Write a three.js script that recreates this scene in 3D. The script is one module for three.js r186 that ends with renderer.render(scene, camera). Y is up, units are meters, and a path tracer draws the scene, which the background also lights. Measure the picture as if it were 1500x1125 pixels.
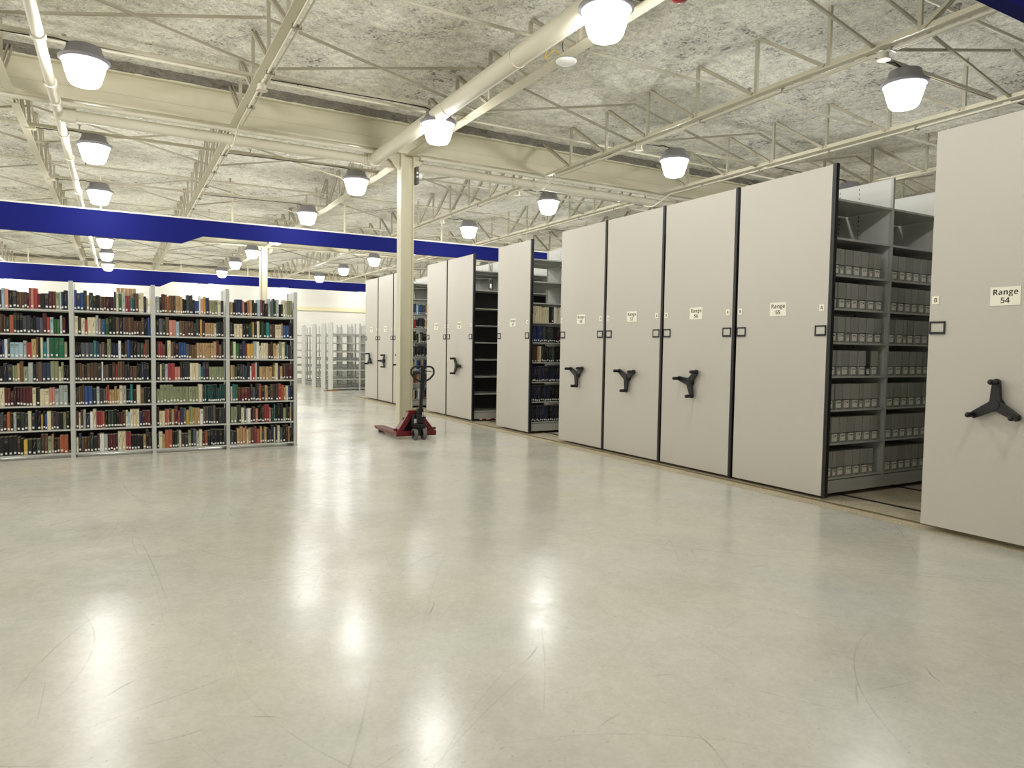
import * as THREE from 'three';
import { RoundedBoxGeometry } from 'three/addons/geometries/RoundedBoxGeometry.js';
import { mergeGeometries } from 'three/addons/utils/BufferGeometryUtils.js';
import { ImprovedNoise } from 'three/addons/math/ImprovedNoise.js';

// ---------- camera, exposure ----------
const scene = new THREE.Scene();
scene.background = new THREE.Color(0x000000);
const D = Math.PI / 180;
const camera = new THREE.PerspectiveCamera(2 * Math.atan(562.5 / 1025) / D, 4 / 3, 0.05, 200);
camera.position.set(0, 1.5, 0);
camera.rotation.order = 'YXZ';
camera.rotation.set(-2.902 * D, -29.449 * D, 0.870 * D);   // pitch, yaw, roll
const renderer = new THREE.WebGLRenderer({ antialias: true });
renderer.toneMapping = THREE.LinearToneMapping;
renderer.toneMappingExposure = 0.130;
renderer.shadowMap.enabled = true;
const LAMP_POWER = 60, LENS_GLOW = 26;

// ---------- helpers ----------
let seed = 7;
const rnd = () => { seed = (seed * 1664525 + 1013904223) >>> 0; return seed / 4294967296; };
const rr = (a, b) => a + (b - a) * rnd();
const noise = new ImprovedNoise();
const used = {};
const numbered = n => { const k = used[n] = (used[n] ?? -1) + 1; return k ? `${n}_${String(k).padStart(3, '0')}` : n; };
const unit = new THREE.BoxGeometry(1, 1, 1);
const shade = m => { m.castShadow = m.receiveShadow = true; return m; };
function part(name, geo, mat, parent) {
  const m = shade(new THREE.Mesh(Array.isArray(geo) ? merge(geo) : geo, mat));
  m.name = name; parent.add(m); return m;
}
function pbox(name, mat, parent, w, h, d, x, y, z) {
  const m = part(name, unit, mat, parent); m.scale.set(w, h, d); m.position.set(x, y, z); return m;
}
function thing(name, label, category, [x, y, z] = [0, 0, 0], group, kind) {
  const o = new THREE.Group(); o.name = numbered(name); o.position.set(x, y, z); scene.add(o);
  o.userData = { label, category }; if (group) o.userData.group = group; if (kind) o.userData.kind = kind;
  return o;
}
function tag(o, label, category, group, kind) {
  o.userData = { label, category }; if (group) o.userData.group = group; if (kind) o.userData.kind = kind; return o;
}
function dup(src, [x, y, z], label, group) {
  const c = src.clone(); c.name = numbered(src.name.replace(/_\d{3}$/, '')); c.position.set(x, y, z); scene.add(c);
  c.userData = { ...src.userData }; if (label) c.userData.label = label; if (group) c.userData.group = group; return c;
}
const merge = a => mergeGeometries(a.map(g => { const q = g.index ? g.toNonIndexed() : g; if (!q.attributes.uv) q.setAttribute('uv', new THREE.BufferAttribute(new Float32Array(q.attributes.position.count * 2), 2)); return q; }));
const bx = (w, h, d, x = 0, y = 0, z = 0) => new THREE.BoxGeometry(w, h, d).translate(x, y, z);
const rb = (w, h, d, r, x = 0, y = 0, z = 0) => new RoundedBoxGeometry(w, h, d, 2, r).translate(x, y, z);
const V = (x, y, z) => new THREE.Vector3(x, y, z);
const _q = new THREE.Quaternion();
function between(geo, p, q) {          // geo runs along y with length 1
  const d = q.clone().sub(p), L = d.length();
  return geo.scale(1, L, 1).applyQuaternion(_q.setFromUnitVectors(V(0, 1, 0), d.normalize())).translate((p.x + q.x) / 2, (p.y + q.y) / 2, (p.z + q.z) / 2);
}
const rod = (p, q, r, seg = 10) => between(new THREE.CylinderGeometry(r, r, 1, seg), p, q);
const bar = (p, q, w, d) => between(new THREE.BoxGeometry(w, 1, d), p, q);
const tube = (pts, r, n = 24, seg = 8, closed = false, tension = 0.3) => new THREE.TubeGeometry(new THREE.CatmullRomCurve3(pts, closed, 'catmullrom', tension), n, r, seg, closed);
const colr = (hex) => new THREE.Color(hex);
const mat = (hex, roughness = 0.6, metalness = 0, extra = {}) => new THREE.MeshStandardMaterial({ color: colr(hex), roughness, metalness, ...extra });
const ORD = ['first', 'second', 'third', 'fourth', 'fifth', 'sixth', 'seventh', 'eighth', 'ninth', 'tenth', 'eleventh', 'twelfth'];
const nth = n => ORD[n - 1] || `${n}${n % 10 === 1 && n !== 11 ? 'st' : n % 10 === 2 && n !== 12 ? 'nd' : n % 10 === 3 && n !== 13 ? 'rd' : 'th'}`;

// ---------- procedural textures ----------
function dataTex(n, fn, srgb, rep) {
  const data = new Uint8Array(n * n * 4);
  for (let j = 0; j < n; j++) for (let i = 0; i < n; i++) {
    const c = fn(i, j, i / n, j / n), o = (j * n + i) * 4;
    data[o] = c[0]; data[o + 1] = c[1]; data[o + 2] = c[2]; data[o + 3] = 255;
  }
  const t = new THREE.DataTexture(data, n, n, THREE.RGBAFormat);
  t.wrapS = t.wrapT = THREE.RepeatWrapping; t.magFilter = THREE.LinearFilter; t.minFilter = THREE.LinearMipmapLinearFilter; t.generateMipmaps = true;
  if (srgb) t.colorSpace = THREE.SRGBColorSpace;
  if (rep) t.repeat.set(rep, rep);
  t.needsUpdate = true; return t;
}
// value-noise lattice, wraps at n cells
function lattice(cells) { const a = new Float32Array(cells * cells).map(() => rnd()); return (u, v) => {
  const x = u * cells, y = v * cells, i = Math.floor(x), j = Math.floor(y), f = x - i, g = y - j, s = f * f * (3 - 2 * f), t = g * g * (3 - 2 * g);
  const A = (p, q) => a[((q % cells + cells) % cells) * cells + ((p % cells + cells) % cells)];
  return (A(i, j) * (1 - s) + A(i + 1, j) * s) * (1 - t) + (A(i, j + 1) * (1 - s) + A(i + 1, j + 1) * s) * t;
}; }
const cl = v => Math.max(0, Math.min(255, Math.round(v)));

// floor: painted concrete, mottled, with scuffs and scratches
const FN = 2048, FT = 9;               // one tile is 9 m
const scr = new Float32Array(FN * FN);
function scratch(x, y, a, len, curve, wid, amt) {   // metres
  const st = len * FN / FT;
  for (let s = 0; s < st; s += 0.5) {
    x += Math.cos(a) * 0.5 * FT / FN; y += Math.sin(a) * 0.5 * FT / FN; a += curve * 0.5 * FT / FN;
    const k = amt * (0.5 + 0.5 * noise.noise(x * 9, y * 9, a)) * Math.sin(Math.PI * s / st);
    const px = ((Math.round(x * FN / FT) % FN) + FN) % FN, py = ((Math.round(y * FN / FT) % FN) + FN) % FN;
    for (let w = 0; w < wid; w++) { const o = py * FN + (px + w) % FN; if (Math.abs(k) > Math.abs(scr[o])) scr[o] = k; }
  }
}
for (let i = 0; i < 420; i++) scratch(rr(0, FT), rr(0, FT), rr(0, 6.28), rr(0.15, 1.6), rr(-0.7, 0.7), 1, rr(-42, 4));
for (let i = 0; i < 130; i++) scratch(rr(0, FT), rr(0, FT), rr(0, 6.28), rr(0.05, 0.3), rr(-3, 3), 2, rr(-80, -30));
for (let i = 0; i < 22; i++) { const x = rr(0, FT), y = rr(0, FT), a = rr(0, 6.28), c = rr(-0.4, 0.4); for (let k = 0; k < 3; k++) scratch(x + rr(-0.05, 0.05), y + rr(-0.05, 0.05), a + rr(-0.05, 0.05), rr(1, 2.4), c, 1, rr(-60, 5)); }
const fl1 = lattice(5), fl2 = lattice(14), fl3 = lattice(48), fl4 = lattice(190), fl5 = lattice(700);
const floorMap = dataTex(FN, (i, j, u, v) => {
  const big = (fl1(u, v) - 0.5) * 9 + (fl2(u, v) - 0.5) * 9 + (fl3(u, v) - 0.5) * 7, fine = (fl4(u, v) - 0.5) * 6 + (fl5(u, v) - 0.5) * 9;
  const speck = fl5(v, u) > 0.965 ? -26 : 0, s = scr[j * FN + i], t = (fl2(v, u) - 0.5) * 5;
  const b = big + fine + s + speck;
  return [cl(208 + b + t), cl(206 + b), cl(193 + b - t)];
}, true);
const floorRough = dataTex(1024, (i, j, u, v) => { const r = 0.228 + (fl1(v, u) - 0.5) * 0.05 + (fl2(u, v) - 0.5) * 0.09 + (fl3(v, u) - 0.5) * 0.07 + (fl4(u, v) - 0.5) * 0.06 + Math.abs(scr[(j * 2) * FN + i * 2]) * 0.002; return [0, cl(Math.min(0.264, r) * 255), 0]; }, false);

// ceiling: sprayed fibre insulation, lumpy, with sooty patches
const CN = 2048, c0 = lattice(4), c1 = lattice(11), c2 = lattice(34), c3 = lattice(92), c4 = lattice(240), c5 = lattice(620), c6 = lattice(60);
const lump = (u, v) => (c2(u, v) - 0.5) * 0.22 + (c3(u, v) - 0.5) * 0.3 + (c4(u, v) - 0.5) * 0.34 + (c5(u, v) - 0.5) * 0.3;
const ceilMap = dataTex(CN, (i, j, u, v) => {
  const l = lump(u, v);
  const soot = Math.max(0, c1(u, v) * 0.55 + c0(u, v) * 0.45 - 0.50) * 2.6;                   // broad dirty areas
  const fleck = Math.max(0, c6(u * 1, v * 1) * 0.4 + c4(v, u) * 0.6 - 0.60) * (0.7 + 2.4 * soot) + Math.max(0, c5(v, u) * 0.6 + c3(v, u) * 0.4 - 0.66) * 1.6;
  const k = 1 + l * 0.34 - soot * 0.10 - Math.min(0.36, fleck * 0.62);
  return [cl(233 * k), cl(231 * k), cl(218 * k)];
}, true);
const ceilBump = dataTex(1024, (i, j, u, v) => { const b = 128 + lump(u, v) * 150; return [cl(b), cl(b), cl(b)]; }, false);
// faint orange-peel for painted panels
const peelL = lattice(256), peelB = lattice(60);
const peel = dataTex(512, (i, j, u, v) => { const b = 128 + (peelL(u, v) - 0.5) * 90 + (peelB(u, v) - 0.5) * 40; return [cl(b), cl(b), cl(b)]; }, false);
const deckMap = dataTex(1024, (i, j, u, v) => { const b = (fl4(u, v) - 0.5) * 34 + (fl5(u, v) - 0.5) * 40 + (fl2(u, v) - 0.5) * 16; return [cl(181 + b), cl(170 + b), cl(145 + b)]; }, true);

// ---------- materials ----------
const rep = (t, r) => { const c = t.clone(); c.repeat.set(r, r); c.needsUpdate = true; return c; };
const M = {
  floor: new THREE.MeshStandardMaterial({ map: rep(floorMap, 1 / FT), roughnessMap: rep(floorRough, 1 / FT), roughness: 1 }),
  ceiling: new THREE.MeshStandardMaterial({ map: rep(ceilMap, 1 / 7), bumpMap: rep(ceilBump, 1 / 7), bumpScale: 0.05, roughness: 1 }),
  soot: new THREE.MeshStandardMaterial({ map: rep(ceilMap, 1 / 3), color: colr(0x8a8782), roughness: 1, side: THREE.DoubleSide }),
  wall: mat(0xe6e5dd, 0.8),
  ledge: mat(0xe3dcb6, 0.6),
  cream: mat(0xd2ccb3, 0.5),
  creamPipe: mat(0xd3cebb, 0.6),
  steel: mat(0xcac4ad, 0.5),
  webSteel: mat(0xaea894, 0.6),
  darkSteel: mat(0x8d897a, 0.5),
  blue: new THREE.MeshPhysicalMaterial({ color: colr(0x0f1664), roughness: 0.7, specularIntensity: 0.3 }),
  blueTrim: mat(0xd8d6cc, 0.5),
  panel: new THREE.MeshStandardMaterial({ color: colr(0xc3beb3), roughness: 0.42, bumpMap: rep(peel, 1.2), bumpScale: 0.0006 }),
  black: mat(0x101012, 0.45),
  rubber: mat(0x17171a, 0.75),
  shelf: mat(0xb9bab3, 0.45, 0.05), divider: mat(0xd8d9d3, 0.5),
  caseGrey: mat(0xc6c7c1, 0.45, 0.05),
  slot: mat(0x2a2a2a, 0.8),
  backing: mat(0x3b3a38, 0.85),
  card: mat(0xf1eddc, 0.7),
  deck: new THREE.MeshStandardMaterial({ map: rep(deckMap, 1 / 1.5), roughness: 0.8 }),
  rail: mat(0x9a8d6a, 0.35, 0.7),
  boxGrey: mat(0xa09f96, 0.8),
  boxGrey2: mat(0x97968d, 0.8),
  boxDark: mat(0x3a3936, 0.8),
  boxEdge: mat(0x35342f, 0.6, 0.5),
  paper: mat(0xe9e6da, 0.8),
  red: mat(0x661115, 0.4),
  wheel: mat(0x6c6c66, 0.6),
  chrome: mat(0xd0d0d0, 0.2, 1),
  housing: mat(0x8a888c, 0.5, 0.2),
  white: mat(0xeeeeea, 0.5),
  wood: mat(0x9c6a3a, 0.7),
  lens: new THREE.MeshStandardMaterial({ color: 0xffffff, roughness: 0.4, emissive: new THREE.Color(1, 0.99, 0.96), emissiveIntensity: LENS_GLOW }),
};

// ---------- room ----------
const RX0 = -13, RX1 = 19, RZ0 = -44, RZ1 = 9, CEIL = 5.74;
function planeUV(geo) {                 // uv in metres from x,z
  const p = geo.attributes.position, uv = new Float32Array(p.count * 2);
  for (let i = 0; i < p.count; i++) { uv[2 * i] = p.getX(i); uv[2 * i + 1] = p.getZ(i); }
  geo.setAttribute('uv', new THREE.BufferAttribute(uv, 2)); return geo;
}
const struct = (name, geo, m) => { const o = part(name, geo, m, scene); o.userData = { kind: 'structure' }; return o; };
const cxm = (RX0 + RX1) / 2, czm = (RZ0 + RZ1) / 2, WX = RX1 - RX0, WZ = RZ1 - RZ0;
tag(struct('floor', planeUV(bx(WX, 0.2, WZ, cxm, -0.1, czm)), M.floor), 'glossy pale grey painted concrete floor with scuffs', 'floor', null, 'structure');
tag(struct('ceiling', planeUV(bx(WX, 0.2, WZ, cxm, CEIL + 0.1, czm)), M.ceiling), 'rough grey sprayed insulation ceiling with sooty patches', 'ceiling', null, 'structure');
tag(struct('wall_back', bx(WX + 0.4, CEIL, 0.2, cxm, CEIL / 2, RZ0 - 0.1), M.wall), 'white far wall behind the empty shelving', 'wall', null, 'structure');
tag(struct('wall_front', bx(WX + 0.4, CEIL, 0.2, cxm, CEIL / 2, RZ1 + 0.1), M.wall), 'white wall at the near end of the hall', 'wall', null, 'structure');
tag(struct('wall_left', bx(0.2, CEIL, WZ, RX0 - 0.1, CEIL / 2, czm), M.wall), 'white side wall beyond the bookcases', 'wall', null, 'structure');
tag(struct('wall_right', bx(0.2, CEIL, WZ, RX1 + 0.1, CEIL / 2, czm), M.wall), 'white side wall behind the mobile shelving', 'wall', null, 'structure');
tag(struct('trim_1', rb(WX, 0.24, 0.12, 0.02, cxm, 3.77, RZ0 + 0.06), M.ledge), 'cream ledge running along the white far wall', 'ledge', null, 'structure');

// blue fascia bands hung under the joists; the underside steps up along its run
function fascia(z, x0, xs, x1, top, low, high, label) {
  const s = new THREE.Shape();
  s.moveTo(x0, top).lineTo(x1, top).lineTo(x1, high).lineTo(xs + 0.5, high).lineTo(xs, low).lineTo(x0, low).closePath();
  const o = thing('blue_fascia', label, 'fascia', [0, 0, z], null, 'structure');
  part('board', new THREE.ExtrudeGeometry(s, { depth: 0.12, bevelEnabled: false }).translate(0, 0, -0.06), M.blue, o);
  pbox('top_trim', M.blueTrim, o, x1 - x0, 0.035, 0.17, (x0 + x1) / 2, top + 0.015, 0);
  for (let x = x0 + 0.9; x < x1; x += 2.95) pbox('hanger', M.cream, o, 0.04, CEIL - 0.02 - top, 0.04, x, (CEIL - 0.02 + top) / 2, 0);
}
fascia(-19.6, RX0, 1.45, RX1, 4.64, 4.02, 4.24, 'deep blue fascia band hanging between the cream columns');
fascia(-36.3, RX0, 1.75, RX1, 4.80, 4.11, 4.36, 'deep blue fascia band hanging near the white far wall');
fascia(-2.9, 4.6, 4.61, RX1, 4.75, 4.10, 4.12, 'deep blue fascia band above the Range 54 panel');

// girders, columns
function sootStrip() {                   // ragged fibre stuffed between top flange and deck
  const n = 260, pos = [], idx = [], prof = [[0.118, 5.606], [0.135, 5.63], [0.15, 5.69], [0.17, 5.75], [0.06, 5.75]];
  for (let i = 0; i <= n; i++) { const x = RX0 + WX * i / n; prof.forEach(([z, y], k) => pos.push(x, y + (k && k < 3 ? rr(-0.018, 0.018) : 0), z + (k ? rr(-0.03, 0.035) : 0))); }
  const m = prof.length; for (let i = 0; i < n; i++) for (let k = 0; k < m - 1; k++) { const a = i * m + k, b = a + m; idx.push(a, b, a + 1, b, b + 1, a + 1); }
  const g = new THREE.BufferGeometry(); g.setAttribute('position', new THREE.Float32BufferAttribute(pos, 3)); g.setIndex(idx);
  const h = g.toNonIndexed(); h.computeVertexNormals(); const p = h.attributes.position, uv = new Float32Array(p.count * 2); for (let i = 0; i < p.count; i++) { uv[2 * i] = p.getX(i); uv[2 * i + 1] = p.getY(i) * 2; } h.setAttribute('uv', new THREE.BufferAttribute(uv, 2)); return h;
}
const GZ = [2.1, -12.5, -27.1, -41.7], COLX = 4.72, CHORD = 5.0;
GZ.forEach((z, i) => {
  const g = thing('roof_girder', ['cream steel girder behind the open floor', 'cream steel girder carried by the column beside the pallet jack', 'cream steel girder carried by the far column', 'cream steel girder close to the far wall'][i], 'girder', [0, 0, z], null, 'structure');
  pbox('web', M.cream, g, WX, 0.5, 0.03, cxm, 5.34, 0);
  pbox('bottom_flange', M.cream, g, WX, 0.03, 0.24, cxm, 5.09, 0);
  pbox('top_flange', M.cream, g, WX, 0.03, 0.24, cxm, 5.6, 0);
  part('sooty_insulation', sootStrip(), M.soot, g);
  part('weld_seam', rod(V(RX0, 5.29, 0.017), V(RX1, 5.29, 0.017), 0.006, 6), M.cream, g);
});
function column(z, label) {
  const c = thing('steel_column', label, 'column', [COLX, 0, z], null, 'structure');
  pbox('shaft', M.cream, c, 0.24, 5.06, 0.016, 0, 2.54, 0);
  for (const s of [-1, 1]) pbox('flange', M.cream, c, 0.016, 5.06, 0.2, s * 0.12, 2.54, 0);
  pbox('cap_plate', M.cream, c, 0.5, 0.02, 0.24, 0, 5.065, 0);
  pbox('base_plate', M.cream, c, 0.34, 0.02, 0.3, 0, 0.012, 0);
  for (const s of [-1, 1]) {
    const sh = new THREE.Shape(); sh.moveTo(0, 0).lineTo(0, -0.3).lineTo(0.22, -0.07).lineTo(0.22, 0).closePath();
    const g = new THREE.ExtrudeGeometry(sh, { depth: 0.014, bevelEnabled: false }).translate(0, 0, -0.007); if (s < 0) g.rotateY(Math.PI);
    part('gusset', g.translate(s * 0.128, 5.052, 0), M.cream, c);
  }
  return c;
}
// box section reading: web plate faces the camera, flanges at its sides
column(-12.5, 'tall cream steel column standing behind the red pallet jack');
column(-27.1, 'tall cream steel column standing far behind the bookcases');

// joists: each spans one bay between girders
const JX = [-10.2, -7.2, -4.25, -1.27, 1.66, 4.72, 7.65, 10.65, 13.6, 16.5];
const panelN = 13;
for (let b = 0; b < 3; b++) {
  const za = GZ[b], zb = GZ[b + 1], L = za - zb, st = L / panelN, mid = (za + zb) / 2;
  JX.forEach((x, ji) => {
    const j = thing('roof_joist', ['cream open-web steel joist over the open floor', 'cream open-web steel joist between the two columns', 'cream open-web steel joist between the far column and far wall'][b], 'joist', [x, 0, mid], ['roof joists over the open floor', 'roof joists between the columns', 'roof joists near the far wall'][b], 'structure');
    const wide = ji === 5 ? 1.5 : 1;
    part('bottom_chord', [bx(0.11 * wide, 0.012, L - 0.5, 0, CHORD, 0), bx(0.012, 0.06, L - 0.5, 0.012, CHORD + 0.035, 0), bx(0.012, 0.06, L - 0.5, -0.012, CHORD + 0.035, 0)], M.steel, j);
    pbox('top_chord', M.steel, j, 0.11, 0.06, L - 0.1, 0, CEIL + 0.03, 0);
    for (let k = 1; k < panelN; k++) {
      const z = za - k * st - mid;
      part('web_vertical', bar(V(0, CHORD + 0.01, z), V(0, CEIL, z), 0.042, 0.042), M.webSteel, j);
    }
    for (let k = 0; k < panelN; k++) {
      const z0 = za - k * st - mid, z1 = z0 - st, front = (k + 0.5) < panelN / 2;   // diagonals fall toward mid-span
      if (Math.abs(k + 0.5 - panelN / 2) < 0.1) continue;
      const p = V(0.0, CEIL - 0.01, front ? z0 - 0.06 : z1 + 0.06), q = V(0, CHORD + 0.03, front ? z1 + 0.05 : z0 - 0.05);
      part('web_diagonal', [bar(p.clone().add(V(0.026, 0, 0)), q.clone().add(V(0.026, 0, 0)), 0.022, 0.04), bar(p.clone().add(V(-0.026, 0, 0)), q.clone().add(V(-0.026, 0, 0)), 0.022, 0.04)], M.webSteel, j);
    }
    // cross bridging to the next joist
    if (ji < JX.length - 1) for (const zz of [za - 2.7, (za + zb) / 2, zb + 2.95]) {
      const w = JX[ji + 1] - x, z = zz - mid;
      part('cross_brace', bar(V(0, CHORD + 0.02, z), V(w, 5.66, z), 0.03, 0.03), M.webSteel, j);
      part('cross_brace', bar(V(0, 5.66, z + 0.04), V(w, CHORD + 0.02, z + 0.04), 0.03, 0.03), M.webSteel, j);
    }
  });
}

// ---------- high bay lights ----------
const lightProto = (() => {
  const o = new THREE.Group(); o.name = 'high_bay_light'; o.userData = { category: 'light' };
  const seg = 40, P = a => a.map(([r, y]) => new THREE.Vector2(r, y));
  part('lens', new THREE.LatheGeometry(P([[0.0001, -0.155], [0.1, -0.152], [0.145, -0.138], [0.172, -0.105], [0.205, 0], [0.235, 0.115], [0.244, 0.15], [0.2, 0.155], [0.0001, 0.155]]), seg), M.lens, o);
  part('rim', new THREE.LatheGeometry(P([[0.246, 0.125], [0.272, 0.14], [0.275, 0.165], [0.24, 0.18], [0.0001, 0.18]]), seg), M.housing, o);
  part('driver_housing', new THREE.LatheGeometry(P([[0.235, 0.175], [0.19, 0.26], [0.185, 0.3], [0.17, 0.31], [0.0001, 0.312]]), seg), M.housing, o);
  part('bracket', [bx(0.1, 0.05, 0.06, 0, 0.325, 0), bx(0.16, 0.012, 0.08, 0, 0.345, 0)], M.cream, o);
  return o;
})();
const LROW = [[-9.1, -9.95, 4.13, 'row beyond the bookcases'], [-4.7, -9.95, 4.13, 'row beside the bookcases'], [-0.30, -9.95, 4.13, 'row over the bookcases'], [4.23, -9.86, 4.14, 'row over the column line'], [8.55, -9.47, 4.12, 'row over the mobile shelving'], [13.2, -9.35, 4.12, 'row deep over the shelving']];
const LY = 4.70;
for (const [x, z0, dz, where] of LROW) for (let k = -4; k <= 8; k++) {
  const z = z0 - k * dz; if (z < RZ0 + 1 || z > (x > 8 ? -3 : 0)) continue;
  const o = lightProto.clone(); o.name = numbered('high_bay_light'); o.position.set(x, LY, z); scene.add(o);
  const side = z > -12.5, n = side ? k >= 0 ? 1 - k : 1 - k : k;
  o.userData = { category: 'light', group: 'round high bay lights', label: `round high bay light, ${where}, ${nth(Math.max(1, n))} ${side ? 'before' : 'beyond'} the column girder` };
  const p = new THREE.PointLight(new THREE.Color(1, 0.99, 0.965), LAMP_POWER, 0, 2);
  p.name = 'lamp'; p.position.set(0, 0, 0); p.castShadow = true; p.shadow.radius = 7; o.add(p);
  // strut bar carrying the light from joist to joist
  const j0 = JX.filter(v => v < x).pop(), j1 = JX.find(v => v > x);
  const s = thing('strut_bar', 'cream strut bar hung between joists above a high bay light', 'strut', [0, CHORD + 0.055, z], 'strut bars above the lights', 'structure');
  part('channel', [bx(j1 - j0, 0.012, 0.045, (j0 + j1) / 2, 0.02, 0), bx(j1 - j0, 0.035, 0.008, (j0 + j1) / 2, 0, 0.02), bx(j1 - j0, 0.035, 0.008, (j0 + j1) / 2, 0, -0.02)], M.creamPipe, s);
  pbox('junction_box', M.cream, s, 0.1, 0.06, 0.1, j0 + 0.1, -0.05, 0);
  part('cable', tube([V(j0 + 0.12, -0.05, 0.03), V(j0 + 0.5, -0.045, 0.04), V(x - 0.3, -0.02, 0.045), V(x - 0.08, -0.05, 0.03)], 0.008, 16, 6), M.black, s);
}

// ---------- overhead pipes ----------
function pipe(name, label, pts, r, couplings = [], m = M.creamPipe) {
  const o = thing(name, label, 'pipe', [0, 0, 0], null, 'structure');
  for (let i = 0; i + 1 < pts.length; i++) part('run', rod(pts[i], pts[i + 1], r, 20), m, o);
  couplings.forEach(([p, ax, len, rad]) => { const h = V(ax === 'x' ? len / 2 : 0, 0, ax === 'z' ? len / 2 : 0); part('coupling', rod(p.clone().sub(h), p.clone().add(h), rad, 20), m, o); });
  return o;
}
const PY = 4.93, PZ = -12.74;
pipe('sprinkler_main', 'thick cream sprinkler main running toward the column', [V(4.16, PY, RZ1), V(4.16, PY, PZ + 0.05)], 0.115, [[V(4.16, PY, -5.6), 'z', 0.02, 0.121], [V(4.16, PY, -7.35), 'z', 0.02, 0.121], [V(4.16, PY, -9.35), 'z', 0.02, 0.121], [V(4.16, PY, PZ + 0.16), 'z', 0.07, 0.14]]);
pipe('cross_main', 'cream sprinkler cross main running under the column girder', [V(-0.73, PY, PZ), V(RX1, PY, PZ)], 0.085, [[V(4.16, PY, PZ), 'x', 0.36, 0.112], [V(-0.6, PY, PZ), 'x', 0.2, 0.11], [V(7.1, PY, PZ), 'x', 0.025, 0.1], [V(9.9, PY, PZ), 'x', 0.025, 0.1], [V(1.72, PY, PZ), 'x', 0.025, 0.1]]);
pipe('branch_pipe', 'cream pipe with couplings running above the bookcases', [V(-0.73, PY, RZ1), V(-0.73, PY, PZ + 0.05), V(-0.73, PY, RZ0)], 0.062, [-7.6, -9.6, -11.3, -12.2, -13.9, -15.6, -17.4, -19, -24, -28].map(z => [V(-0.73, PY, z), 'z', z === -12.2 ? 0.3 : 0.11, 0.08]));
pipe('flange_pipe', 'slim cream pipe lying along the column girder', [V(RX0, 4.99, -12.36), V(4.4, 4.99, -12.36)], 0.034);
pipe('girder_conduit', 'slim cream conduit along the girder above mobile shelving', [V(4.95, 5.0, -12.36), V(RX1, 5.0, -12.36)], 0.034);
// slim branch lines with sprinkler heads
for (const [z, label] of [[-7.6, 'thin sprinkler line crossing before the column girder'], [-10.9, 'thin sprinkler line crossing beside the column girder'], [-15.2, 'thin sprinkler line crossing just beyond the column girder'], [-18.1, 'thin sprinkler line crossing before the blue fascia'], [-4.6, 'thin sprinkler line crossing over the open floor'], [-22.5, 'thin sprinkler line crossing beyond the blue fascia'], [-25.6, 'thin sprinkler line crossing before the far girder']]) {
  const o = thing('sprinkler_line', label, 'pipe', [0, 5.35, z], null, 'structure');
  part('run', rod(V(RX0, 0, 0), V(RX1, 0, 0), 0.021, 10), M.creamPipe, o);
  for (let x = -9.4; x < 18; x += 2.95) part('sprinkler_head', [rod(V(x, 0, 0), V(x, 0.09, 0), 0.012, 8), rod(V(x, 0.09, 0), V(x, 0.1, 0), 0.03, 10)], M.darkSteel, o);
}
// conduits clipped beneath joist chords
for (const [x, label] of [[1.72, 'paired cream conduit clipped under the joist beside bookcases'], [7.72, 'paired cream conduit clipped under the joist over mobile shelving'], [10.72, 'paired cream conduit under the joist over range ends']]) {
  const o = thing('joist_conduit', label, 'conduit', [0, 0, 0], null, 'structure');
  for (const [a, b] of [[RZ1 - 1, -12.0], [-13.0, -26.6]]) {
    part('run', rod(V(x, CHORD - 0.03, a), V(x, CHORD - 0.03, b), 0.016, 8), M.creamPipe, o);
    part('run', rod(V(x + 0.06, CHORD - 0.025, a), V(x + 0.06, CHORD - 0.025, b), 0.013, 8), M.creamPipe, o);
    for (let z = a - 1; z > b; z -= 1.5) pbox('clip', M.darkSteel, o, 0.11, 0.05, 0.02, x + 0.03, CHORD - 0.025, z);
  }
  part('offset_bend', tube([V(x, CHORD - 0.03, -12.0), V(x, CHORD - 0.12, -12.25), V(x, CHORD - 0.2, -12.55), V(x, CHORD - 0.14, -12.85), V(x, CHORD - 0.03, -13.0)], 0.016, 24, 8), M.creamPipe, o);
}
// round box lids under the joist nodes
for (const [x, z, label] of [[7.73, -5.1, 'round cream junction box under the joist before the column girder'], [7.73, -9.45, 'round cream junction box under the joist near the column girder'], [7.73, -13.6, 'round cream junction box under the joist just past the girder'], [7.73, -17.7, 'round cream junction box under the joist near blue fascia'], [1.72, -9.95, 'round cream junction box under the joist above bookcases']]) {
  const o = thing('junction_box', label, 'junction box', [x, CHORD - 0.04, z], null, 'structure');
  part('body', rod(V(0, 0, 0), V(0, -0.07, 0), 0.055, 16), M.creamPipe, o);
  part('lid', rod(V(0, -0.07, 0), V(0, -0.08, 0), 0.075, 16), M.creamPipe, o);
}
{ // wireless unit under the joist, with loose wires
  const o = thing('access_point', 'white rounded ceiling unit with loose wires under the joist', 'detector', [4.78, CHORD - 0.012, -7.25]);
  part('cover', new THREE.SphereGeometry(0.13, 24, 10, 0, Math.PI * 2, Math.PI / 2, Math.PI / 2).scale(1, 0.36, 1), M.white, o);
  part('base', rod(V(0, 0, 0), V(0, 0.014, 0), 0.12, 24), M.black, o);
  const yel = mat(0xc9a63a, 0.6);
  part('yellow_wire', tube([V(-0.05, 0.01, 0), V(-0.14, 0.12, -0.05), V(-0.25, 0.0, -0.1), V(-0.22, 0.16, -0.05), V(-0.16, 0.3, 0)], 0.006, 30, 5), yel, o);
  part('black_wire', tube([V(-0.04, 0.01, 0.03), V(-0.06, 0.18, 0), V(-0.02, 0.32, 0.05)], 0.006, 20, 5), M.black, o);
}
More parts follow.
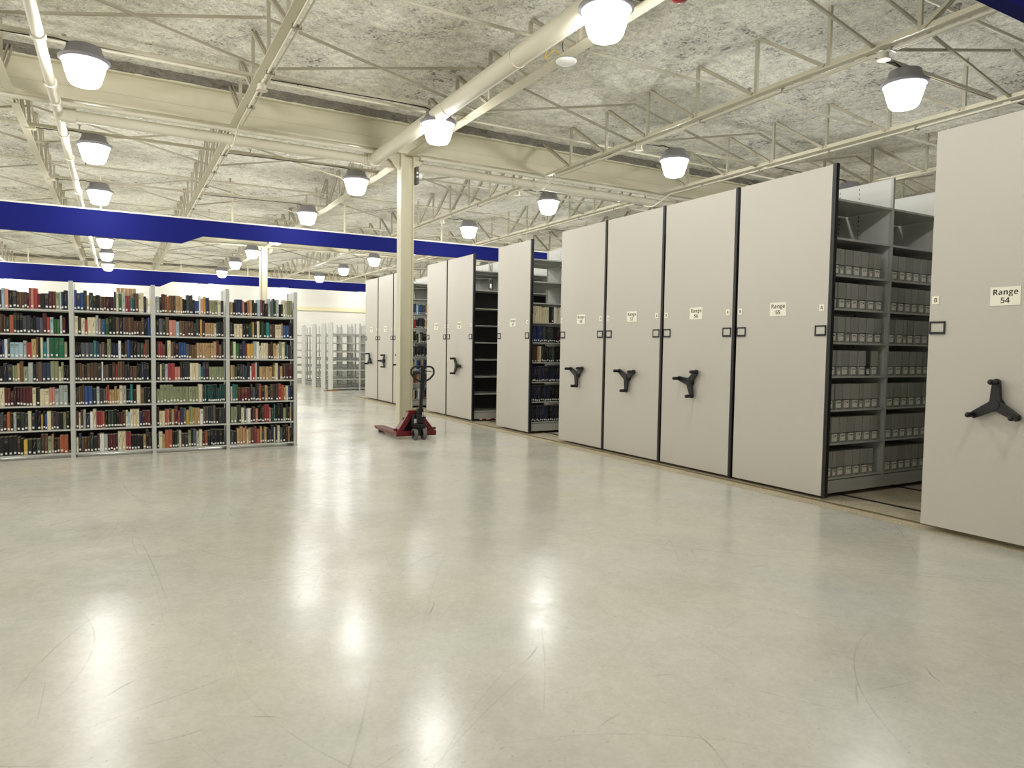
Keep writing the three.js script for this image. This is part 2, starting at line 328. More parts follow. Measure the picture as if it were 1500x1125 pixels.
{ const o = thing('alarm_horn', 'dark box with round white strobe on the near column', 'alarm', [COLX + 0.14, 4.62, -12.42]);
  part('back_box', rb(0.05, 0.32, 0.14, 0.008, 0.03, 0.06, 0.02), mat(0x55504c, 0.6), o);
  for (const y of [0.03, 0.1]) part('knob', rod(V(0.02, y, 0.09), V(0.02, y, 0.1), 0.018, 12), M.white, o);
  part('strobe', rod(V(0.055, 0.06, 0.03), V(0.12, 0.06, 0.03), 0.06, 18), M.white, o);
}
{ const o = thing('red_alarm_bell', 'small red alarm device on the joist above the aisle', 'alarm', [4.98, CHORD + 0.07, -5.5]);
  part('bell', new THREE.SphereGeometry(0.1, 18, 10, 0, Math.PI * 2, 0, Math.PI / 2).rotateX(Math.PI).scale(1, 0.6, 1), M.red, o);
  part('mount', bx(0.1, 0.06, 0.1, 0, 0.03, 0), M.red, o);
}

// ---------- books ----------
const BC = { k: 0x161719, n: 0x1a2438, b: 0x2a4a86, t: 0x1f6f74, g: 0x33663a, d: 0x22302a, e: 0x12573a, m: 0x4d1c22, r: 0x963236, o: 0xa5583a, c: 0xb3946a, w: 0x59402f, W: 0xe8e7e2, i: 0xd9cfae, y: 0xc9a648, a: 0xa9b0ac, s: 0x4c5156, p: 0xc98a78, l: 0x9fb9c4, v: 0x8a9070, q: 0x17494a, z: 0x0d1222, x: 0x16224a };
const CN_ = { k: 'black', n: 'dark navy', b: 'blue', t: 'teal', g: 'green', d: 'blackish green', e: 'emerald', m: 'maroon', r: 'red', o: 'orange', c: 'tan', w: 'brown', W: 'white', i: 'ivory', y: 'yellow', a: 'pale grey', s: 'slate grey', p: 'salmon', l: 'pale blue', v: 'olive', q: 'deep teal', z: 'inky navy', x: 'deep blue' };
const bookMats = {};
for (const k in BC) bookMats[k] = [0, 1, 2].map(i => { const c = colr(BC[k]); c.offsetHSL((i - 1) * 0.008, 0, (i - 1) * 0.022); return mat(c.getHex(), 0.55); });
const goldM = mat(0x8b7a52, 0.5), pageM = mat(0xd8cfb4, 0.9), tagM = mat(0xf0efe9, 0.7), darkPrint = mat(0x2a2522, 0.7);
// shape: y up, spine towards +z. ExtrudeGeometry is turned so that its shape plane becomes x-z.
function spineGeo(w, h, d) {
  const r = Math.min(0.006, w * 0.25), prof = [[-w / 2, -d], [w / 2, -d], [w / 2, -r], [w * 0.3, -0.0012], [0, 0], [-w * 0.3, -0.0012], [-w / 2, -r]];
  const pos = [], n = prof.length, tri = (a, b, c) => pos.push(...a, ...b, ...c), P = (i, y) => [prof[i][0], y, prof[i][1]];
  for (let i = 0; i < n; i++) { const j = (i + 1) % n; tri(P(i, 0), P(i, h), P(j, h)); tri(P(i, 0), P(j, h), P(j, 0)); }
  for (let i = 1; i + 1 < n; i++) { tri(P(0, h), P(i + 1, h), P(i, h)); tri(P(0, 0), P(i, 0), P(i + 1, 0)); }
  // outward winding: flip
  for (let i = 0; i < pos.length; i += 9) for (let k = 0; k < 3; k++) { const t = pos[i + 3 + k]; pos[i + 3 + k] = pos[i + 6 + k]; pos[i + 6 + k] = t; }
  const g = new THREE.BufferGeometry(); g.setAttribute('position', new THREE.Float32BufferAttribute(pos, 3)); g.computeVertexNormals();
  g.setAttribute('uv', new THREE.BufferAttribute(new Float32Array(pos.length / 3 * 2), 2)); return g;
}
function bookParts(b) {                     // [name, geometry, material, colour]
  const { w, h, d, c, v } = b, P = [];
  P.push(['cover', spineGeo(w, h, d), bookMats[c][v]]);
  P.push(['page_block', bx(w * 0.8, 0.003, d * 0.9, 0, h - 0.0008, -d / 2), pageM]);
  if (b.tag) { const tw = Math.min(w * 0.72, 0.021); P.push(['call_number_label', bx(tw, 0.024, 0.0016, 0, 0.028 + b.tagDy, 0.0004), tagM]); }
  if (b.title === 1) P.push(['title_print', mergeGeometries([0, 1, 2].map(i => bx(w * 0.1, rrh(b, i) * h * 0.12, 0.0012, (i - 1) * w * 0.13, h * (0.5 + 0.13 * i), 0.0002))), b.light ? darkPrint : goldM]);
  if (b.title === 2) P.push(['title_band', mergeGeometries([bx(w * 0.86, 0.004, 0.001, 0, h * 0.86, -0.0004), bx(w * 0.86, 0.004, 0.001, 0, h * 0.7, -0.0004), bx(w * 0.55, 0.007, 0.0014, 0, h * 0.78, 0)]), b.light ? darkPrint : goldM]);
  return P;
}
const rrh = (b, i) => 0.5 + ((b.id * 37 + i * 61) % 50) / 50;
let bookId = 0;
function shelfRun(str, x0, x1, y, z, opt) {  // returns specs filling x0..x1 on a shelf whose front edge is at z
  const ch = [...str], wts = [], specs = []; let prev = '', pw = 1, ph = 0.2, sum = 0;
  const hs = [];
  ch.forEach((c, i) => {
    const same = c === prev; const w = same ? pw : rr(0.55, 1.35), h = same && rnd() < 0.85 ? ph : rr(opt.h0, opt.h1);
    wts.push(w); hs.push(h); sum += w + 0.03; prev = c; pw = w; ph = h;
  });
  const span = (x1 - x0), per = span / sum; let x = x0;
  ch.forEach((c, i) => {
    const w = wts[i] * per;
    const light = 'Wiycalpv'.includes(c);
    specs.push({ id: bookId++, c, v: Math.floor(rnd() * 3), w, h: hs[i], d: opt.d ?? rr(0.15, 0.19), x: x + w / 2, y, z: z - rr(0.008, 0.022), tag: rnd() < opt.tags, tagDy: rr(-0.006, 0.01), title: rnd() < 0.3 ? 1 : rnd() < 0.3 ? 2 : 0, light, tilt: 0, n: i + 1 });
    x += w + 0.03 * per;
  });
  return specs;
}
function buildBook(b, label, group, name = 'library_book') {
  const o = thing(name, label, 'book', [b.x, b.y, b.z], group);
  o.rotation.z = b.tilt; for (const [n, g, m] of bookParts(b)) part(n, g, m, o); return o;
}
function buildBookStuff(list, name, label, group) {
  const gs = [];
  for (const b of list) for (const [n, g, m] of bookParts(b)) {
    const q = (g.index ? g.toNonIndexed() : g.clone()); q.rotateZ(b.tilt).translate(b.x, b.y, b.z);
    const k = new Float32Array(q.attributes.position.count * 3); for (let i = 0; i < k.length; i += 3) { k[i] = m.color.r; k[i + 1] = m.color.g; k[i + 2] = m.color.b; }
    q.setAttribute('color', new THREE.BufferAttribute(k, 3)); gs.push(q);
  }
  const o = part(name, mergeGeometries(gs), new THREE.MeshStandardMaterial({ vertexColors: true, roughness: 0.55 }), scene);
  tag(o, label, 'books', group, 'stuff'); return o;
}

// ---------- open bookcases on the floor ----------
const BZ = -10.62, BX = -0.508, BS = 0.937, BH = 2.28, LV = [0.065, 0.373, 0.683, 0.99, 1.292, 1.598, 1.907];
{
  const o = thing('bookcase', 'long grey steel library bookcase packed with books', 'bookcase', [0, 0, BZ]);
  for (let i = -2; i <= 3; i++) {
    const x = BX + i * BS;
    part('upright', [rb(0.05, BH, 0.03, 0.004, x, BH / 2, -0.012), bx(0.03, BH, 0.44, x, BH / 2, -0.24), rb(0.05, BH, 0.03, 0.004, x, BH / 2, -0.468)], M.caseGrey, o);
    part('foot', bx(0.05, 0.03, 0.5, x, 0.015, -0.24), M.caseGrey, o);
  }
  for (let i = -2; i < 3; i++) for (let s = 0; s < 7; s++) {
    const xa = BX + i * BS + 0.025, xb = BX + (i + 1) * BS - 0.025;
    for (const f of [0, 1]) {
      const zc = f ? -0.36 : -0.12;
      const m = part('shelf', [bx(xb - xa, 0.016, 0.22, (xa + xb) / 2, LV[s] - 0.008, zc), bx(xb - xa, 0.02, 0.008, (xa + xb) / 2, LV[s] - 0.010, f ? -0.474 : -0.006)], M.caseGrey, o);
    }
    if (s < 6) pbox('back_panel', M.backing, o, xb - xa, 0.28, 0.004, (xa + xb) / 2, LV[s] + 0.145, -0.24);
  }
  const xe = BX + 3 * BS;
  part('end_bracket', [bx(0.012, 0.12, 0.2, xe - 0.03, LV[6] + 0.06, -0.12)], M.caseGrey, o);
}
const SH = [
  ['lrrrklpkkwwwwkrprmkkmmvlkn', 'dbbnwwwdokknskdknsmrlggam', 'vkwnknbWdlllarcwkitaeeev', 'rarrknkvvcwvakswnnvvivkk', 'aiiikimmwmmmmmmikiippaaa', 'nknssmokaddkiknkynbiwnkkvk', 'ckkkkkkwkydddwwvcnwoo'],
  ['bnbdckdkwwwmmkigarrtdwiiki', 'ikiriiacbgkkwnwwwwwwwwnb', 'kkkssstnswkvknnWkkwbkkddrww', 'kwwwkwwwkWswkwrwwwknwwknnnk', 'kwwwbbdaksooccccianntmiwkk', 'miwanWirrrodddkdmmwiliiinmmm', 'inwwwdkmWWammmkiirrkkkdckw'],
  ['akmwowwwcccdkskskbbWpyncvvik', 'ksdwpplwwwwwkdkywcccccidkk', 'krrwkiwkmbbbswwwcccccccmwk', 'kidarrppdkkkkiiiatnmvvvvvv', 'vvvvvvvvvvvvviqqqqqqqqqqqq', 'miiopwcmrnsyvvyccWwsdnwkkk', 'dicookksikkvksaiwoknnnkkk'],
  ['cknnnpkkockdlrkdaskgakkiavv', 'kkiiidddykikgktwwiicbbk', 'mgignnryyaWiiiiwwciividtk', 'ccdkksnkWrWkccccwciscwwmm', 'ittgmmmmksnnokckwkwrocibk', 'vvddisaWmwpdkwrrpetkddvkdc', 'skccpcicwrocdcksnikiskwck']];
const BAYN = ['bay furthest from column', 'third bay from aisle', 'second bay from aisle', 'aisle bay'];
const caseBooks = [];
SH.forEach((bay, bi) => bay.forEach((str, si) => {
  const lv = 6 - si, x0 = BX + (bi - 1) * BS + 0.035, x1 = BX + bi * BS - 0.035 - rr(0.0, 0.03);
  const list = shelfRun(str, x0, x1, LV[lv] + 0.0005, BZ, { h0: 0.185, h1: si === 0 ? 0.265 : 0.258, tags: 0.85 });
  list.forEach(b => { b.bay = bi; b.lv = lv; b.area = b.w * b.h / ((b.x * 0.49 + 10.62 * 0.87) ** 2) * (b.x < -1.0 ? 0.01 : 1); b.fromEnd = list.length - b.n + 1; });
  caseBooks.push(...list);
}));
caseBooks.sort((a, b) => b.area - a.area);
const single = caseBooks.slice(0, 300), restBooks = caseBooks.slice(300);
for (const b of single) buildBook(b, `${CN_[b.c]} book, ${nth(b.fromEnd)} from its aisle upright, ${b.lv === 0 ? 'bottom' : b.lv === 6 ? 'top' : nth(b.lv + 1)} shelf, ${BAYN[b.bay]}`.replace(/, (\w+) shelf/, (m, a) => ['bottom', 'top'].includes(a) ? `, ${a} shelf` : `, ${a} shelf up`), 'books on the grey bookcases');
buildBookStuff(restBooks, 'shelved_books', 'remaining slimmer books packed on the grey bookcases');
// taller books standing behind the top row of one bay
for (let i = 0; i < 5; i++) {
  const o = thing('propped_book', `tan book standing behind the top row, ${nth(5 - i)} from the end bay`, 'book', [BX + 0.53 + i * 0.047, LV[6] + 0.001, BZ - 0.205], 'tan books showing above the top row');
  part('cover', spineGeo(0.044, 0.325, 0.03), bookMats.c[i % 3], o); part('page_block', bx(0.038, 0.004, 0.026, 0, 0.3245, -0.015), pageM, o);
}

// ---------- mobile shelving on its deck ----------
const PX = 6.187, PH = 3.36, DECK = 0.02;
{
  const o = thing('rail_deck', 'low beige deck with steel rails under the mobile shelving', 'deck', [0, 0, 0], null, 'structure');
  const prof = new THREE.Shape(); prof.moveTo(5.98, 0.001).lineTo(13.6, 0.001).lineTo(13.6, DECK).lineTo(6.1, DECK).closePath();
  const g = new THREE.ExtrudeGeometry(prof, { depth: 20.0, bevelEnabled: false }).translate(0, 0, -20.2);
  planeUV(g); part('platform', g, M.deck, o);
  for (const x of [6.105, 6.135, 6.6, 7.6, 9.6, 11.6]) pbox('rail', x < 6.2 ? M.rail : M.black, o, x < 6.2 ? 0.012 : 0.04, 0.008, 20, x, DECK + 0.003, -10.2);
}
const textTex = {};
function signTex(lines, w, h, size) {
  const c = document.createElement('canvas'); c.width = w; c.height = h; const g = c.getContext('2d');
  g.fillStyle = '#f3efdd'; g.fillRect(0, 0, w, h); g.fillStyle = '#2b2a28'; g.font = `bold ${size}px sans-serif`; g.textAlign = 'center'; g.textBaseline = 'middle';
  lines.forEach((t, i) => g.fillText(t, w / 2, h * (i + 0.5 + (lines.length > 1 ? (i ? -0.06 : 0.06) : 0.02)) / lines.length));
  const t = new THREE.CanvasTexture(c); t.colorSpace = THREE.SRGBColorSpace; t.anisotropy = 8; return t;
}
const texA = signTex(['A'], 64, 72, 50), texB = signTex(['B'], 64, 72, 50);
const matA = new THREE.MeshStandardMaterial({ map: texA, roughness: 0.7 }), matB = new THREE.MeshStandardMaterial({ map: texB, roughness: 0.7 });
// sign plate facing -x, centred at y, z (local to the range)
function plate(name, parent, m, w, h, y, z, x = -0.002) {
  const g = new THREE.PlaneGeometry(w, h).rotateY(-Math.PI / 2).translate(-0.0016, 0, 0);
  const o = part(name, g, m, parent); o.position.set(x, y, z);
  const b = part('card_back', bx(0.0012, h, w), M.card, o); b.position.x = -0.0006; return o;
}
function spokeHandle(parent, y, z, rot) {
  const root = new THREE.Group(); root.name = 'handle'; root.position.set(-0.002, y, z); root.rotation.x = rot; parent.add(root);
  part('hub', [rod(V(0.0, 0, 0), V(-0.05, 0, 0), 0.05, 18), rod(V(-0.05, 0, 0), V(-0.062, 0, 0), 0.036, 18)], M.black, root);
  for (let k = 0; k < 3; k++) {
    const a = k * 2 * Math.PI / 3, dy = Math.cos(a), dz = Math.sin(a), P = r => V(-0.045, dy * r, dz * r);
    const sh = new THREE.Shape(); sh.moveTo(-0.038, 0.02).lineTo(-0.024, 0.185).quadraticCurveTo(0, 0.215, 0.024, 0.185).lineTo(0.038, 0.02).closePath();
    const arm = new THREE.ExtrudeGeometry(sh, { depth: 0.022, bevelEnabled: true, bevelSize: 0.004, bevelThickness: 0.004, bevelSegments: 1 });
    arm.rotateY(-Math.PI / 2).translate(-0.03, 0, 0).rotateX(a);
    part('arm', arm, M.black, root);
    part('knob', [rod(P(0.178), P(0.178).add(V(-0.085, 0, 0)), 0.021, 14), new THREE.SphereGeometry(0.022, 12, 8).translate(-0.13, dy * 0.178, dz * 0.178)], M.black, root);
  }
}
const SEC = 1.0, DEPTH = 0.54;
const SL = [0.2, 0.555, 0.9, 1.245, 1.59, 1.935, 2.275, 2.645, 3.03];
const RANGES = [
  // num, zfar, znear, handle rotation (null: none), open faces, x of end panel, label
  [54, -3.453, -2.22, 0, 'far', 6.0], [55, -5.745, -4.52, null, 'near', PX], [56, -6.98, -5.767, 0.75, '', PX], [57, -8.21, -6.997, 1.05, '', PX], [58, -9.41, -8.225, 1.0, 'far', PX],
  [59, -11.544, -10.33, null, 'both', PX], [60, -13.83, -12.56, 1.57, 'near', PX], [61, -14.956, -13.84, null, 'far', PX], [62, -17.18, -16.0, 0.1, 'near', PX], [63, -18.39, -17.195, 2.618, '', PX], [64, -19.52, -18.402, -0.1, '', PX]];
const NSEC = 6, rangeMap = {};
for (const [num, zf, zn, rot, open, px] of RANGES) {
  const W = zn - zf, zc = (zn + zf) / 2;
  const lab = { 54: 'grey mobile shelving unit with the Range 54 sign and three-arm handle', 55: 'grey mobile shelving unit signed Range 55 holding grey archive boxes', 59: 'grey mobile shelving unit signed Range 59 holding dark bound volumes', 60: 'grey mobile shelving unit signed Range 60 with empty open shelves', 56: 'closed grey mobile shelving unit signed Range 56, handle with one arm level', 57: 'closed grey mobile shelving unit signed Range 57, in the middle of its block', 58: 'closed grey mobile shelving unit signed Range 58, beside the bound volumes', 61: 'closed grey mobile shelving unit signed Range 61, plain panel without handle', 63: 'closed grey mobile shelving unit just past the column, one before the last', 64: 'last grey mobile shelving unit, standing before the empty racks', 62: 'grey mobile shelving unit half hidden behind the column, holding books' }[num] ;
  const o = thing('mobile_shelving', lab, 'mobile shelving', [px, DECK + 0.004, zc], 'mobile shelving units'); rangeMap[num] = o;
  const B = 0.045;                                 // black bumper on the near edge
  part('end_panel', rb(0.03, PH - 0.05, W - B - 0.006, 0.003, 0.015, 0.03 + (PH - 0.05) / 2, -B / 2), M.panel, o);
  part('bumper', rb(0.05, PH - 0.03, B - 0.005, 0.006, 0.018, 0.02 + (PH - 0.03) / 2, W / 2 - B / 2 + 0.002), M.black, o);
  // carriage
  pbox('carriage', M.shelf, o, NSEC * SEC, 0.13, W - 0.12, NSEC * SEC / 2 + 0.04, 0.105, -0.01);
  for (let i = 0; i <= NSEC; i += 2) for (const s of [-1, 1]) part('wheel', rod(V(0.42 + i * 0.95, 0.045, s * 0.3), V(0.46 + i * 0.95, 0.045, s * 0.3), 0.04, 12), M.darkSteel, o);
  // dividers
  for (let i = 0; i <= NSEC; i++) {
    const x = 0.05 + i * SEC;
    const g = [bx(0.012, PH - 0.18, W - 0.16, x, 0.17 + (PH - 0.18) / 2, -0.01)];
    for (const s of [-1, 1]) g.push(rb(0.034, PH - 0.175, 0.03, 0.003, x, 0.17 + (PH - 0.175) / 2, s * (W / 2 - 0.075) - 0.01));
    part('divider', g.slice(0, 1), M.divider, o); part('post', g.slice(1), M.shelf, o);
    if (i === 1 && open) { const sl = []; for (let y = 0.3; y < PH - 0.05; y += 0.05) for (const z of [0.02, 0.26]) sl.push(bx(0.002, 0.02, 0.008, x - 0.0068, y, -0.12 + z)); part('slot_row', sl, M.slot, o); }
  }
  for (const [s, f] of [[-1, 'far'], [1, 'near']]) if (open !== 'both' && open !== f) { for (const y of [SL[8], SL[4], SL[0]]) pbox('shelf', M.shelf, o, NSEC * SEC, 0.02, W / 2 - 0.06, 0.05 + NSEC * SEC / 2, y - 0.014, s * (W / 4 - 0.018) - 0.01); }
  for (const face of open === 'both' ? ['near', 'far'] : open ? [open] : []) {
    const s = face === 'near' ? 1 : -1, zfc = s * (W / 2 - 0.065) - 0.01;
    for (let i = 0; i < NSEC; i++) for (const y of SL) {
      const xa = 0.05 + i * SEC + 0.017, xb = xa + SEC - 0.034;
      part('shelf', [bx(xb - xa, 0.014, W / 2 - 0.08, (xa + xb) / 2, y - 0.007, zfc - s * (W / 2 - 0.08) / 2), bx(xb - xa, 0.02, 0.01, (xa + xb) / 2, y - 0.010, zfc)], M.shelf, o);
    }
  }
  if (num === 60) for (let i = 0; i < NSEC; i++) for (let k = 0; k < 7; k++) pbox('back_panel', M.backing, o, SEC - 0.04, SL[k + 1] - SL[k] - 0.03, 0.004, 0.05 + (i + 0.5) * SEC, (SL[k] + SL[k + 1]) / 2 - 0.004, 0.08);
  // signs
  const sm = new THREE.MeshStandardMaterial({ map: signTex(['Range', String(num)], 256, 180, 74), roughness: 0.7 });
  const sz = { 54: -2.873 - zc, 55: -5.171 - zc }[num] ?? -0.02;
  plate('range_sign', o, sm, 0.215, 0.145, 1.96 - DECK, sz);
  plate('side_letter', o, matA, 0.06, 0.068, 1.955 - DECK, W / 2 - B - 0.07); plate('side_letter', o, matB, 0.06, 0.068, 1.955 - DECK, -W / 2 + 0.05);
  for (const z of [W / 2 - B - 0.075, -W / 2 + 0.075]) {
    const h = part('label_holder', [bx(0.012, 0.016, 0.125, 0, 0.045, 0), bx(0.014, 0.02, 0.125, 0, -0.045, 0), bx(0.012, 0.09, 0.012, 0, 0, 0.058), bx(0.012, 0.09, 0.012, 0, 0, -0.058)], M.black, o);
    h.position.set(-0.004, 1.725 - DECK, z);
    const cd = part('card', bx(0.004, 0.078, 0.108), M.panel, h); cd.position.x = 0.001;
  }
  if (rot !== null) spokeHandle(o, 1.115 - DECK, num === 54 ? -2.884 - zc : num === 56 ? -6.44 - zc : -0.06, rot);
}
pbox('safety_edge', M.white, rangeMap[60], 1.2, 0.02, 0.006, 0.8, 0.035, 0.57);
for (let i = 0; i < 6; i++) pbox('safety_stripe', mat(0x9c2b25, 0.6), rangeMap[60], 0.1, 0.02, 0.003, 0.3 + i * 0.2, 0.035, 0.574);

// archive boxes on Range 55
const boxGeo = {};
function archiveBox(x, y, z, w, style, label) {
  const o = thing('archive_box', label, 'box', [x, y, z], 'grey archive boxes'), H = 0.262, Dp = 0.32, m = style === 'k' ? M.boxDark : style === 'b' ? M.boxGrey2 : M.boxGrey;
  part('body', rb(w - 0.004, H * 0.98, Dp, 0.003, 0, H * 0.49, -Dp / 2 - 0.003), m, o);
  part('lid', rb(w, H * 0.62, Dp * 0.55, 0.003, 0, H * 0.69, -Dp * 0.275 + 0.001), m, o);
  part('metal_edge', [bx(w, 0.005, 0.004, 0, H * 0.375, 0.0012)], M.boxEdge, o);
  const lw = w > 0.09 ? 0.075 : 0.042, lh = w > 0.09 ? 0.078 : 0.055;
  const lb = part('label', bx(lw, lh, 0.0015, 0, lh / 2 + 0.016, -0.0018), M.paper, o);
  part('label_print', [bx(lw * 0.55, 0.005, 0.001, -lw * 0.14, lh / 2 + 0.036, -0.0008), bx(lw * 0.4, 0.004, 0.001, -lw * 0.18, lh / 2 + 0.022, -0.0008), bx(lw * 0.22, 0.012, 0.001, lw * 0.26, lh / 2 + 0.03, -0.0008)], darkPrint, lb);
  if (w > 0.09) part('pull_string', tube([V(0, 0.01, 0.001), V(-0.012, 0.005, 0.012), V(0, 0.004, 0.016), V(0.012, 0.005, 0.012), V(0, 0.01, 0.001)], 0.0012, 12, 4), M.black, o);
}
const ROWS = ['Ffttttt', 'FfFFFfF', 'FFfFFFF', 'FFfFFFF', 'FfFFFkF', 'FFFFfFF', 'fFFFFFF', 'FfFFFFf'].slice(1);
ROWS.forEach((r, ri) => {
  const lv = 6 - ri; for (let s = 0; s < 2; s++) {
    const row = s ? ['FFFFFF', 'FFFFFF', 'FFfFFFF', 'FFFFFF', 'FFFFFF', 'FFFFFF', 'FFFFFF'][ri] : r; let x = PX + 0.05 + s * SEC + 0.03 + rr(0, 0.02), n = 0;
    for (const ch of row) {
      const w = ch === 'f' ? 0.064 : ch === 'k' ? 0.07 : 0.119; n++;
      archiveBox(x + w / 2, DECK + 0.004 + SL[lv] + 0.0005, -4.52 - 0.075 - rr(0.004, 0.016) - 0.005, w, ch === 'k' ? 'k' : (ri + n) % 3 ? 'F' : 'b',
        `${ch === 'k' ? 'dark slim' : ch === 'f' ? 'slim grey' : 'grey'} archive box, ${nth(n)} in from the ${s ? 'divider' : 'end panel'}, ${lv === 0 ? 'bottom shelf' : nth(lv + 1) + ' shelf up'}, ${s ? 'second' : 'first'} section`);
      x += w + rr(0.011, 0.017);
    }
  }
});

// bound volumes on Range 59 and books on Range 62
const FACE59 = -10.33 - 0.075, FACE62 = -16.0 - 0.075;
[['', 6], ['iiiiiiikkWiWiiWWiii', 5], ['xxxxxxskkkkkkmmmmmmmmkkm', 4], ['wwcikkkkkkdkkkkkkkkkkk', 3], ['xzxzzzxxzzzxzxzzzzzzzzzzz', 2], ['zzzzzzzzzzzzzzzzzzzzzzzz', 1], ['zzzzzzzzzzzzzzzzzzzzzzzz', 0]].forEach(([str, lv]) => {
  if (!str) return;
  const list = shelfRun(str, PX + 0.07, PX + 1.03, DECK + 0.0045 + SL[lv], FACE59, { h0: 0.262, h1: 0.285, tags: lv > 4 ? 0.2 : 0.96, d: 0.2 });
  for (const b of list) buildBook(b, `${CN_[b.c]} bound volume, ${nth(b.n)} in from the Range 59 panel, ${lv === 0 ? 'bottom shelf' : nth(lv + 1) + ' shelf up'}`, 'bound volumes on the Range 59 unit', 'bound_volume');
});
['wbnlbbkbmcwk', 'irrknnkkmikw', 'wwkdkiskdkiv', 'lskkknknskkn', 'iclbbkvcbnci', 'wokoiwkoikwb', 'kiksWkkiskwk'].forEach((str, i) => {
  const lv = 6 - i, list = shelfRun(str, PX + 0.07, PX + 0.55, DECK + 0.0045 + SL[lv], FACE62, { h0: 0.2, h1: 0.27, tags: 0.8 });
  for (const b of list) buildBook(b, `${CN_[b.c]} book behind the column on Range 62, ${nth(b.n)} from its panel, ${lv === 0 ? 'bottom shelf' : nth(lv + 1) + ' shelf up'}`, 'books on the Range 62 unit');
});

// ---------- empty racks by the far wall ----------
{
  const rows = [-23.4, -24.35, -25.7, -27.35, -28.9, -30.5], X0 = 6.3;
  rows.forEach((z, ri) => {
    const o = thing('empty_rack', `empty grey steel shelving row, ${nth(ri + 1)} counted from the mobile shelving`, 'shelving', [X0, 0, z], 'empty racks near the far wall');
    for (let i = 0; i < 5; i++) {
      if (i === 0) part('end_panel', rb(0.03, BH, 0.56, 0.004, 0, BH / 2, -0.28), M.caseGrey, o);
      else part('upright', [bx(0.05, BH, 0.03, i * 0.93, BH / 2, -0.02), bx(0.05, BH, 0.03, i * 0.93, BH / 2, -0.54), bx(0.02, BH, 0.5, i * 0.93, BH / 2, -0.28)].slice(0, i % 2 ? 2 : 3), M.caseGrey, o);
    }
    for (let i = 0; i < 4; i++) for (const y of LV) for (const f of [0, 1])
      pbox('shelf', M.caseGrey, o, 0.88, 0.03, 0.235, i * 0.93 + 0.465, y, f ? -0.43 : -0.13);
  });
  const w = thing('wood_block', 'small brown wooden block at the foot of an empty rack', 'block', [6.24, 0, -23.25]);
  part('plank', rb(0.34, 0.04, 0.12, 0.006, 0, 0.021, 0), M.wood, w); part('offcut', rb(0.1, 0.03, 0.1, 0.006, -0.24, 0.016, 0.02), M.darkSteel, w);
}

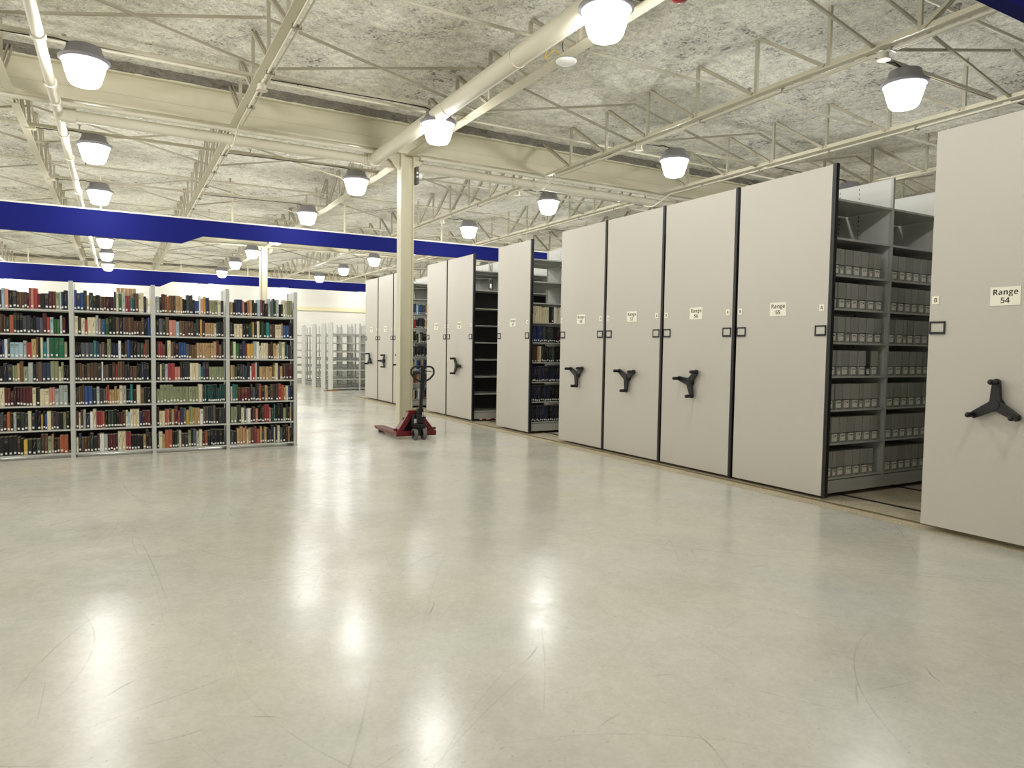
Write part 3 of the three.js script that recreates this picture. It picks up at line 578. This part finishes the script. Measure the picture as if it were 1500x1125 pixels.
// ---------- pallet jack ----------
{
  const o = thing('pallet_jack', 'red pallet jack with upright black handle in front of the column', 'pallet jack', [4.27, 0, -10.78]);
  o.rotation.y = -0.03;
  const FL = 1.2;
  for (const s of [-1, 1]) {
    // fork: folded channel tapering at the tip
    const sh = new THREE.Shape(); sh.moveTo(0, 0.045).lineTo(-FL + 0.08, 0.055).lineTo(-FL, 0.075).lineTo(-FL, 0.095).lineTo(0, 0.105).closePath();
    const g = new THREE.ExtrudeGeometry(sh, { depth: 0.155, bevelEnabled: true, bevelSize: 0.004, bevelThickness: 0.004, bevelSegments: 1 }).rotateY(-Math.PI / 2).translate(0.0775 + s * 0.255, 0, 0);
    part('fork', g, M.red, o);
    part('load_roller', rod(V(s * 0.255 - 0.05, 0.04, -FL + 0.16), V(s * 0.255 + 0.05, 0.04, -FL + 0.16), 0.04, 16), M.wheel, o);
  }
  // heel plate and A-shaped bulkhead
  part('heel_plate', rb(0.69, 0.085, 0.12, 0.008, 0, 0.085, 0.0), M.red, o);
  const tri = new THREE.Shape(); tri.moveTo(-0.335, 0.05).lineTo(0.335, 0.05).lineTo(0.335, 0.1).lineTo(0.07, 0.44).lineTo(-0.12, 0.44).lineTo(-0.335, 0.1).closePath();
  const hole = new THREE.Path(); hole.moveTo(-0.24, 0.11).lineTo(-0.075, 0.36).lineTo(0.03, 0.36).lineTo(0.24, 0.11).closePath(); tri.holes.push(hole);
  part('bulkhead', new THREE.ExtrudeGeometry(tri, { depth: 0.05, bevelEnabled: true, bevelSize: 0.004, bevelThickness: 0.004, bevelSegments: 1 }).translate(0, 0, -0.01), M.red, o);
  for (const s of [-1, 1]) part('cheek_plate', bar(V(s * 0.3, 0.1, -0.12), V(s * 0.3 - s * 0.21, 0.42, -0.03), 0.02, 0.16), M.red, o);
  part('bulkhead_back', bx(0.4, 0.24, 0.012, 0, 0.22, -0.06), M.rubber, o);
  part('top_cap', rb(0.24, 0.03, 0.13, 0.006, -0.02, 0.445, -0.03), M.red, o);
  for (const s of [-1, 1]) part('step_lug', rb(0.06, 0.035, 0.06, 0.006, s * 0.335, 0.15, -0.04), M.red, o);
  // pump and steer axle
  part('pump_body', [rb(0.2, 0.06, 0.2, 0.01, 0.0, 0.225, 0.12), rod(V(0.02, 0.2, 0.12), V(0.02, 0.5, 0.12), 0.045, 16), rod(V(-0.07, 0.2, 0.1), V(-0.07, 0.4, 0.1), 0.035, 14), rb(0.12, 0.14, 0.12, 0.01, 0.02, 0.33, 0.13), bx(0.05, 0.1, 0.06, 0.0, 0.15, 0.16)], M.black, o);
  part('piston', [rod(V(0.055, 0.38, 0.19), V(0.055, 0.45, 0.19), 0.014, 12), rod(V(0.055, 0.375, 0.19), V(0.055, 0.385, 0.19), 0.026, 12)], M.chrome, o);
  for (const s of [-1, 1]) {
    const w = part('steer_wheel', rod(V(s * 0.075 - 0.026, 0.09, 0.18), V(s * 0.075 + 0.026, 0.09, 0.18), 0.09, 28), M.wheel, o);
    part('wheel_rim', rod(V(s * 0.075 - 0.028, 0.09, 0.18), V(s * 0.075 + 0.028, 0.09, 0.18), 0.062, 24), M.black, w);
  }
  part('axle', rod(V(-0.12, 0.09, 0.18), V(0.12, 0.09, 0.18), 0.014, 10), M.black, o);
  // mast and loop handle
  part('mast', [bar(V(0.025, 0.44, 0.15), V(0.05, 0.95, 0.16), 0.055, 0.035), rb(0.1, 0.09, 0.06, 0.01, 0.025, 0.46, 0.15), bar(V(0.045, 0.82, 0.158), V(0.055, 1.19, 0.165), 0.075, 0.045)], M.black, o);
  const hp = [V(0.055, 0.93, 0.165), V(-0.06, 0.98, 0.165), V(-0.135, 1.06, 0.165), V(-0.135, 1.14, 0.165), V(-0.09, 1.18, 0.165), V(0.055, 1.19, 0.165), V(0.2, 1.18, 0.165), V(0.245, 1.14, 0.165), V(0.245, 1.06, 0.165), V(0.17, 0.98, 0.165)];
  part('loop_handle', tube(hp, 0.016, 80, 10, true, 0.2), M.black, o);
  part('control_lever', [bar(V(0.06, 1.115, 0.185), V(0.2, 1.105, 0.19), 0.014, 0.02), rb(0.11, 0.05, 0.03, 0.006, -0.05, 1.085, 0.175)], M.rubber, o);
  part('warning_label', bx(0.05, 0.07, 0.003, -0.06, 0.3, 0.165), mat(0xbdbdb8, 0.7), o);
}

renderer.render(scene, camera);
